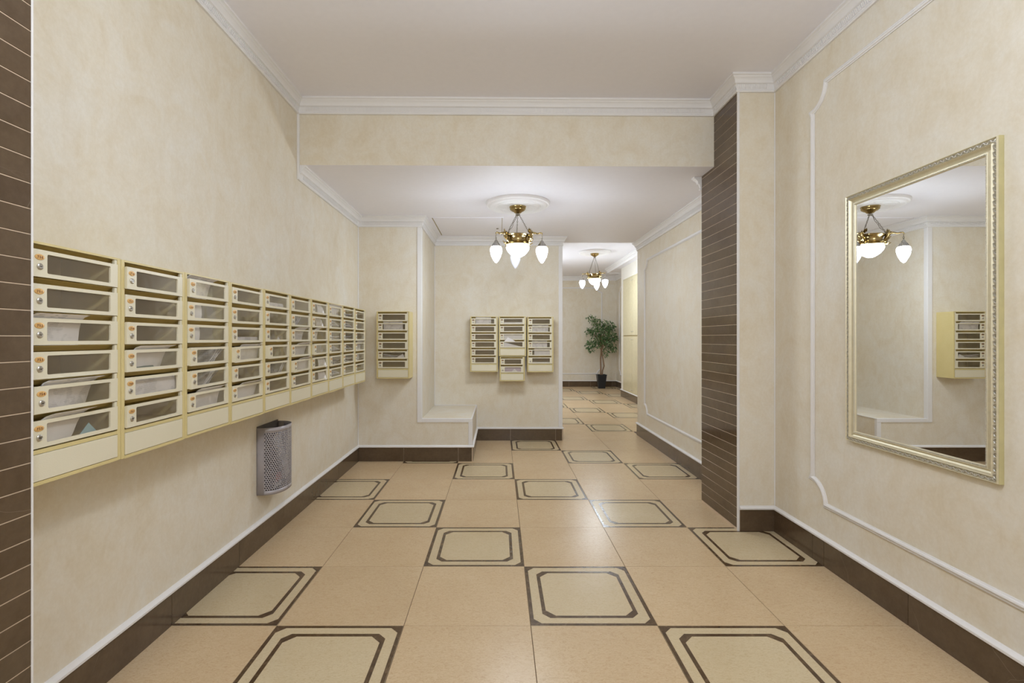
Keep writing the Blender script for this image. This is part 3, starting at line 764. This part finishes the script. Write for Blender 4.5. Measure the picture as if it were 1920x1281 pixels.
L(3, 0, .0, .68, 'thick white letter sticking out above the top door of the third column', out=.015, curl=.03, thick=.006)
newspapers(3, 1, .0, .5, 'dark rolled newspaper in the second compartment of the third column', 2, 3, ya=.045)
L(3, 1, .1, .42, 'whitish leaflet behind the second window of the third column', mat=PAPER_P, dy=-.006, name='leaflet', cat='leaflet')
L(3, 2, .08, .38, 'pale leaflet behind the third window of the third column', mat=PAPER_P, name='leaflet', cat='leaflet')
newspapers(3, 3, .42, 1.0, 'curved sheaf of newspapers behind the fourth window of the third column', 0, 5, 6)
newspapers(3, 4, .25, .9, 'grey folded newspaper behind the fifth window of the third column', 0, 6, 3)
L(3, 5, .0, .46, 'pale paper behind the sixth window of the third column', mat=PAPER_P)
L(3, 5, .2, .85, 'rolled white paper poking from the slot above the sixth door of the third column', out=.016, tilt=.02, mat=PAPER_P, thick=.004, dy=.02)
L(4, 2, .05, .98, 'blue-white envelope behind the third window of the fourth column', low=.42, mat=PAPER_W)
newspapers(4, 3, .1, .9, 'fanned newspapers behind the fourth window of the fourth column', 0, 8, 7, ya=.045)
L(4, 3, .3, 1.0, 'buff sheet edge above the fourth door of the fourth column', out=.012, mat=PAPER_P, tilt=.0, dy=.02)
L(4, 5, .18, .86, 'plain white sheet sticking far out above the sixth door of the fourth column', out=.034, mat=PAPER_P, tilt=.045)
L(5, 0, .1, .9, 'white envelope lying behind the top window of the fifth column', low=.5, mat=PAPER_W)
tri_leaf(5, 2, .5, .6, .7, 'small white paper peak behind the third window of the fifth column', .03)
newspapers(5, 4, .5, 1.0, 'folded newspaper behind the fifth window of the fifth column', 0, 9, 4)
newspapers(6, 1, .1, .7, 'rolled magazine behind the second window of the sixth column', 0, 11, 5)
newspapers(6, 2, .1, .7, 'bent magazine behind the third window of the sixth column', 0, 12, 5, ya=.045)
L(6, 2, .12, .72, 'white sheet sticking out above the third door of the sixth column', out=.028, mat=PAPER_P, tilt=.03, dy=.03)
L(6, 3, .2, .85, 'white sheet sticking out above the fourth door of the sixth column', out=.034, mat=PAPER_P, tilt=.05, dy=.03)
newspapers(6, 3, .1, .95, 'tilted newspapers behind the fourth window of the sixth column', 2, 13, 5, ya=.045)
L(6, 4, .35, 1.0, 'white sheet sticking out above the fifth door of the sixth column', out=.034, mat=PAPER_P, tilt=.04, dy=.01)
L(7, 2, .2, .5, 'small white corner of a letter above the third door of the seventh column', out=.016, mat=PAPER_P)
L(7, 3, .05, .5, 'white paper behind the fourth window of the seventh column', mat=PAPER_P, curl=.03)
for kk, (f0, f1) in ((0, (.45, .75)), (1, (.35, .7)), (4, (.5, .9)), (5, (.5, .9))):
    L(7, kk, f0, f1, 'white curled leaflet behind the %s window of the seventh column' % words_[kk], mat=PAPER_P, curl=-.02, name='leaflet', cat='leaflet')
for col, ks in ((8, (0, 1, 2, 3, 4, 5)), (9, (0, 1, 2, 3, 4))):
    for kk in ks:
        newspapers(col, kk, .08, .95, 'newspapers stuffed behind the %s window of the %s column' % (words_[kk], words_[col-1]), 1 if kk % 2 == 0 else 2, col*7+kk, 4, .045 if (col, kk) == (8, 0) else .014)
L(8, 0, .0, .95, 'white letter sticking out above the top door of the eighth column', out=.016, mat=PAPER_P)
L(10, 3, .05, .8, 'white letter sticking out above the fourth door of the tenth column', out=.026, mat=PAPER_P, tilt=.01)
L(10, 4, .1, .6, 'whitish leaflet behind the fifth window of the tenth column', mat=PAPER_P, name='leaflet', cat='leaflet')
L(11, 1, .17, .84, 'printed white letter in the second door of the single mailbox column', out=.014, curl=0)
newspapers(11, 4, .15, .95, 'grey newspapers behind the fifth window of the single mailbox column', 1, 21, 4)
tri_leaf(11, 4, .55, .84, .93, 'white pointed envelope corner behind the fifth window of the single column', .052, dy=-.006)
L(12, 0, .16, .80, 'printed white letter in the top door of the leftmost of the three columns', out=.014, curl=0)
L(13, 0, .15, .95, 'pale leaflets lying low behind the top window of the middle column', low=.4, mat=PAPER_P, name='leaflet', cat='leaflet')
L(13, 2, .15, .95, 'white letter filling the third window of the middle column', low=.97, mat=PAPER_P, curl=0)
# folded leaf sticking out point-up between the third and fourth doors
w_, zb, zt = cell(13, 3); m = MB()
p = [(.065, -.006, zt-.002), (.115, -.016, zt+.052), (.165, -.012, zt+.030), (.215, -.004, zt-.002)]
m.add(p+[(x, y+.0015, z) for x, y, z in p], [[0, 1, 2, 3], [7, 6, 5, 4], [0, 4, 5, 1], [1, 5, 6, 2], [2, 6, 7, 3], [3, 7, 4, 0]], PAPER_P)
m.v = [tuple(v) for v in m.v]; to_unit(13, m, 'leaflet', 'grey-white folded leaflet point sticking up from the lowest slot of the middle column', 'leaflet', None, 0)
tri_leaf(13, 3, .0, .15, 1.0, 'wide white sheet slanting behind the fourth window of the middle column', .07)
L(14, 1, .14, .86, 'printed white letter sticking out above the second door of the rightmost column', out=.016, curl=0)
L(14, 3, .14, .82, 'pinkish white letter sticking out above the fourth door of the rightmost column', out=.026, curl=0, tilt=-.005)
L(14, 4, .24, .95, 'white letter sticking out above the fifth door of the rightmost column', out=.018, curl=0, mat=PAPER_P)
L(14, 5, .14, .95, 'leaflets lying low behind the bottom window of the rightmost column', low=.3, mat=PAPER_P, name='leaflet', cat='leaflet')
L(15, 1, .1, .95, 'pale mauve letter behind the lower window of the small two-door unit', low=.95, mat=m_plain('mauve_paper', (205, 190, 205), .6), curl=0)
tri_leaf(15, 1, .45, .62, .8, 'white paper peak behind the lower window of the small two-door unit', .05, dy=-.004)

# ------------------------------------------------------------ waste bin on the left wall
def bin_pt(s_, off=0):
    """s_ 0..1 round the front, from the near wall edge to the far one"""
    a = PI*s_; ca, sa = math.cos(a), math.sin(a); e = .78
    y = -.150*math.copysign(abs(ca)**e, ca); x = .138*abs(sa)**e
    n = Vector((sa*.9+.001, -ca)).normalized()
    return (x-n.x*off, y-n.y*off)
NS = 400; cum = [0]; P_ = [bin_pt(i/NS) for i in range(NS+1)]
for i in range(NS): cum.append(cum[-1]+math.dist(P_[i], P_[i+1]))
LT = cum[-1]
def at_len(l):
    l = max(0, min(LT, l)); lo, hi = 0, NS
    while hi-lo > 1:
        mid = (lo+hi)//2
        if cum[mid] <= l: lo = mid
        else: hi = mid
    t = (l-cum[lo])/max(1e-9, cum[hi]-cum[lo]); return (P_[lo][0]*(1-t)+P_[hi][0]*t, P_[lo][1]*(1-t)+P_[hi][1]*t)
HB = .43
root = link('waste_bin', None, loc=(XL+.001, 3.292, .347), label='grey perforated metal waste bin mounted on the left wall under the mailboxes', cat='bin')
m = MB(); mar, bot, top = .045, .026, .030; cw = (LT-2*mar)/27; rows = int((HB-bot-top)/.0122); rh = (HB-bot-top)/rows
def pt3(l, z): x, y = at_len(l); return (x, y, z)
nb = 10
for (la, lb, za, zb_) in ((0, mar, 0, HB), (LT-mar, LT, 0, HB), (mar, LT-mar, 0, bot), (mar, LT-mar, HB-top, HB)):
    n = max(3, int((lb-la)/.010)); vs_ = []
    for i in range(n+1):
        l = la+(lb-la)*i/n; vs_ += [pt3(l, za), pt3(l, zb_)]
    m.add(vs_, [[2*i, 2*i+2, 2*i+3, 2*i+1] for i in range(n)], BIN_M)
for j in range(rows):
    za = bot+j*rh; sh = 0 if j % 2 else -cw/2
    for i in range(28):
        la = mar+i*cw+sh; lb = la+cw
        if la < mar-1e-6 or lb > LT-mar+1e-6:
            la2, lb2 = max(la, mar), min(lb, LT-mar)
            if lb2-la2 > 1e-4: m.add([pt3(la2, za), pt3(lb2, za), pt3(lb2, za+rh), pt3(la2, za+rh)], [[0, 1, 2, 3]], BIN_M)
            continue
        lc, zc = (la+lb)/2, za+rh/2; r = .0047
        rim = [(la, za), (lc, za), (lb, za), (lb, zc), (lb, za+rh), (lc, za+rh), (la, za+rh), (la, zc)]
        ang = [-3*PI/4, -PI/2, -PI/4, 0, PI/4, PI/2, 3*PI/4, PI]
        vs_ = [pt3(*q) for q in rim]+[pt3(lc+r*math.cos(a), zc+r*math.sin(a)) for a in ang]
        m.add(vs_, [[q, (q+1) % 8, 8+(q+1) % 8, 8+q] for q in range(8)], BIN_M)
o = m.build('perforated_front', root, smooth=60, weld=.0002)
md = o.modifiers.new('sheet', 'SOLIDIFY'); md.thickness = .0012; md.offset = 0
m = MB(); m.box(.001, .003, -.150, .150, 0, HB+.012, BIN_I); m.build('back_plate', root, smooth=0)
m = MB(); pts = [bin_pt(i/24) for i in range(25)]
m.add([(x, y, z) for z in (0, .0015) for x, y in pts], [list(range(25)), list(range(25, 50))[::-1]]+[[i, i+1, 26+i, 25+i] for i in range(24)], BIN_I); m.build('bottom', root, smooth=0)
m = MB(); m.tube([(x, y, HB) for x, y in pts], .0022, 6, BIN_M); m.build('rim', root)
# rubbish inside
FOIL = m_plain('crumpled_clear_plastic', (226, 226, 232), .3, .1, var=.15, sc=90, bump=.8)
m = MB(); rr = random.Random(4); N = 9; vs_ = []; fs = []
for i in range(N+1):
    t = i/N
    for (a, b) in ((-.030, -.010), (.030, -.013), (.034, .010), (-.032, .012)):
        vs_.append((b+rr.uniform(-.003, .003), a+rr.uniform(-.003, .003), (t-.5)*.31))
for i in range(N):
    for k in range(4): fs.append([4*i+k, 4*i+(k+1) % 4, 4*i+4+(k+1) % 4, 4*i+4+k])
fs += [[3, 2, 1, 0], [4*N, 4*N+1, 4*N+2, 4*N+3]]
m.add(vs_, fs, FOIL)
m.build('plastic_packaging', smooth=20, loc=(XL+.104, 3.268, .575), rot=(.42, .0, -.12), label='crumpled clear plastic packaging leaning inside the wall bin', cat='rubbish')
m = MB(); m.add([(0, 0, 0), (.02, .05, .01), (.015, .06, .05), (-.005, .01, .045), (.012, .03, .07), (.030, .02, .03)], [[0, 1, 5], [1, 2, 4, 5], [0, 5, 3], [3, 5, 4], [0, 3, 4, 2, 1]], m_plain('red_wrapper', (176, 84, 60), .4))
m.build('wrapper', smooth=0, loc=(XL+.075, 3.25, .40), label='small crumpled red wrapper low inside the wall bin', cat='rubbish')
m = MB(); m.add([(0, 0, 0), (.01, .09, .0), (.012, .085, .045), (-.004, .03, .075), (.030, .05, .02)], [[0, 1, 4], [1, 2, 4], [0, 4, 3], [3, 4, 2], [0, 3, 2, 1]], PAPER_P)
m.build('paper_scrap', smooth=0, loc=(XL+.05, 3.27, .352), label='crumpled white paper at the bottom of the wall bin', cat='rubbish')

# ------------------------------------------------------------ mirror
Ya, Yb, Za, Zb = 1.884, 2.712, .795, 2.141
root = link('wall_mirror', None, loc=(XR, (Ya+Yb)/2, Za), label='large upright mirror in a carved champagne silver frame on the right wall', cat='mirror')
hw, hh = (Yb-Ya)/2, Zb-Za
mm = lambda a, b, v: (-v, a, b)
m = MB(); prof = [(0, 0), (0, .021), (.003, .027), (.0055, .024), (.007, .020), (.019, .019), (.0215, .023), (.024, .026), (.027, .023), (.032, .014), (.039, .010), (.044, .012), (.047, .017), (.050, .016), (.056, .015), (.059, .011), (.060, .005)]
path = [(-hw, 0), (-hw, hh), (hw, hh), (hw, 0)]
m.sweep(path, prof, mm, closed=True, mat=CHAMP)
m.build('frame', root, smooth=30)
m = MB(); m.sweep(path, [(-.001, .0005), (-.001, .0205), (.0005, .0205), (.0005, .0005)], mm, closed=True, mat=OLIVE); m.build('frame_edge', root, smooth=0, label='olive gilt outer edge')
m = MB(); m.box(-.009, -.004, -hw+.055, hw-.055, .055, hh-.055, MIRROR); m.build('mirror_glass', root, smooth=0)
band = MB(); bead = MB()
def along(u0, step):
    x0, x1, z0, z1 = -hw+u0, hw-u0, u0, hh-u0
    for (p, q) in (((x0, z0), (x0, z1)), ((x0, z1), (x1, z1)), ((x1, z1), (x1, z0)), ((x1, z0), (x0, z0))):
        p, q = Vector(p), Vector(q); Ln = (q-p).length; n = int(Ln/step); d = (q-p)/Ln
        for k in range(n): yield p+d*(Ln*(k+.5)/n), d
for k, (c, d) in enumerate(along(.013, .0135)):
    n = Vector((d.y, -d.x)); s_ = 1 if k % 2 else -1
    pts = []
    for (a, b, v) in ((-.0075, -.005*s_, .0195), (-.003, .0055*s_, .0225), (.002, .003*s_, .024), (.0065, -.0045*s_, .0215), (.003, -.006*s_, .021), (-.002, 0, .0235)):
        q = c+d*a+n*b; pts.append((-v, q.x, q.y))
    band.tube(pts, [.0010, .0022, .0026, .0020, .0014, .0008], 5, CHAMP_D)
band.build('carved_band', root, kind='stuff', fix=False, label='carved leaf scroll band')
for c, d in along(.0535, .0062):
    vs_ = [(-.0135, c.x+dx, c.y+dz) for dx, dz in ((-.0022, -.0022), (.0022, -.0022), (.0022, .0022), (-.0022, .0022))]+[(-.0185, c.x+dx, c.y+dz) for dx, dz in ((-.0012, -.0012), (.0012, -.0012), (.0012, .0012), (-.0012, .0012))]
    bead.add(vs_, [[4, 5, 6, 7], [0, 1, 5, 4], [1, 2, 6, 5], [2, 3, 7, 6], [3, 0, 4, 7]], CHAMP_D)
bead.build('bead_row', root, kind='stuff', smooth=0, label='row of tiny beads round the glass')

# ------------------------------------------------------------ far cabinets
root = link('wall_cabinet', None, loc=(XC, 0, 0), label='tall built-in cream cabinet with four glossy doors in the far corridor', cat='cabinet')
m = MB(); m.box(-.004, 0, 9.60, 11.20, .175, 2.69, CABF); m.build('recess_frame', root, smooth=0)
for (y0, y1) in ((10.455, 11.175), (9.72, 10.44)):
    for (z0, z1, kz) in ((.195, 1.395, (.24, 1.33)), (1.42, 2.665, (1.50,2.60))):
        m = MB(); m.box(-.014, -.003, y0, y1, z0, z1, CAB, bev=.002); d = m.build('door', root, smooth=0)
        yk = y0+.05 if y0 > 10.445 else y1-.05
        for z in kz:
            k = MB(); k.lathe([(0, .008), (.010, .007), (.014, .002), (.014, 0)], 12, LOCK, Matrix.Translation((-.014, yk, z)) @ Matrix.Rotation(-PI/2, 4, 'Y')); k.build('lock', d)
m = MB()
for b in ((-.012, .0, 11.175, 11.20, .175, 2.69), (-.012, 0, 9.6, 11.2, 2.667, 2.69), (-.012, 0, 9.6, 11.2, .175, .193)): m.box(*b, CAB)
m.build('surround', root, smooth=0)

# ------------------------------------------------------------ potted ficus
px, py = 2.772, 13.27
root = link('potted_tree', None, loc=(px, py, 0), label='leafy green artificial ficus tree in a black pot in the far corner', cat='plant')
m = MB(); s0, s1 = .085, .122
def sq(h, z): return [(-h, -h, z), (h, -h, z), (h, h, z), (-h, h, z)]
v = sq(s0, 0)+sq(s1, .36)+sq(s1+.006, .36)+sq(s1+.006, .372)+sq(s1-.008, .372)+sq(s1-.012, .33)
f = [[3, 2, 1, 0]]
for r_ in range(5): f += [[4*r_+k, 4*r_+(k+1) % 4, 4*r_+4+(k+1) % 4, 4*r_+4+k] for k in range(4)]
m.add(v, f, POT); m.build('pot', root, smooth=0)
m = MB(); m.add(sq(s1-.012, .335)+[(0, 0, .35)], [[0, 1, 4], [1, 2, 4], [2, 3, 4], [3, 0, 4]], SOIL); m.build('soil', root)
m = MB(); rr = random.Random(12)
m.tube([(-.02, 0, .33), (-.015, .0, .55), (-.02, .01, .8), (.0, 0, 1.0), (.0, 0, 1.2), (-.02, 0, 1.45)], [.022, .020, .021, .024, .022, .012], 8, BARK)
m.tube([(.02, .0, .33), (.035, .01, .48), (.075, .0, .60), (.055, -.01, .72), (.03, 0, .86), (.01, 0, 1.0)], [.018, .017, .016, .015, .014, .014], 8, BARK)
tips = []
CL = [(-.26, 0, 1.90, .13), (-.14, -.02, 1.80, .13), (.02, 0, 1.72, .18), (.20, .02, 1.70, .15), (.29, 0, 1.63, .09), (-.30, 0, 1.50, .13), (-.18, -.05, 1.55, .16), (.0, -.05, 1.50, .2), (.17, 0, 1.50, .19), (.27, 0, 1.38, .13),
      (-.31, 0, 1.18, .12), (-.22, -.04, 1.25, .15), (-.05, -.05, 1.28, .18), (.12, -.05, 1.27, .18), (.26, 0, 1.18, .12), (.33, 0, 1.06, .10), (.13, -.02, 1.04, .08), (.11, 0, .92, .06), (-.28, 0, 1.08, .09), (.38, 0, 1.38, .08), (-.36, 0, 1.60, .07)]
for cx, cy, cz, r_ in CL:
    m.tube([(0, 0, 1.02+.25*rr.random()), (cx*.35, cy*.5, (cz+1.1)/2+.05), (cx*.85, cy, cz)], [.010, .007, .003], 5, BARK)
m.build('trunk', root)
m = MB()
for cx, cy, cz, r_ in CL:
    for q in range(int(62*(r_/.13)**1.7)):
        while True:
            d = Vector((rr.uniform(-1, 1), rr.uniform(-1, 1), rr.uniform(-1, 1)))
            if d.length < 1: break
        c = Vector((cx, cy*1.0, cz))+Vector((d.x*1.05, d.y*1.15, d.z*.95))*r_
        c.y = max(-.33, min(.28, c.y)); c.x = min(c.x, .40)
        dv = Vector((d.x*.9+rr.uniform(-.5, .5), d.y+rr.uniform(-.6, .2), -.55+rr.uniform(-.5, .4))).normalized()
        sd = dv.cross(Vector((rr.uniform(-1, 1), rr.uniform(-1, 1), rr.uniform(-.3, 1)))).normalized(); up = dv.cross(sd)
        Ln = rr.uniform(.055, .085); W = Ln*.23
        vs_ = [c, c+dv*Ln*.4-sd*W+up*.006, c+dv*Ln*.45-up*.003, c+dv*Ln*.4+sd*W+up*.006, c+dv*Ln]
        m.add(vs_, [[0, 2, 1], [0, 3, 2], [1, 2, 4], [2, 3, 4]], LEAF if rr.random() < .82 else LEAF2)
m.build('foliage', root, kind='stuff', smooth=0, fix=False)
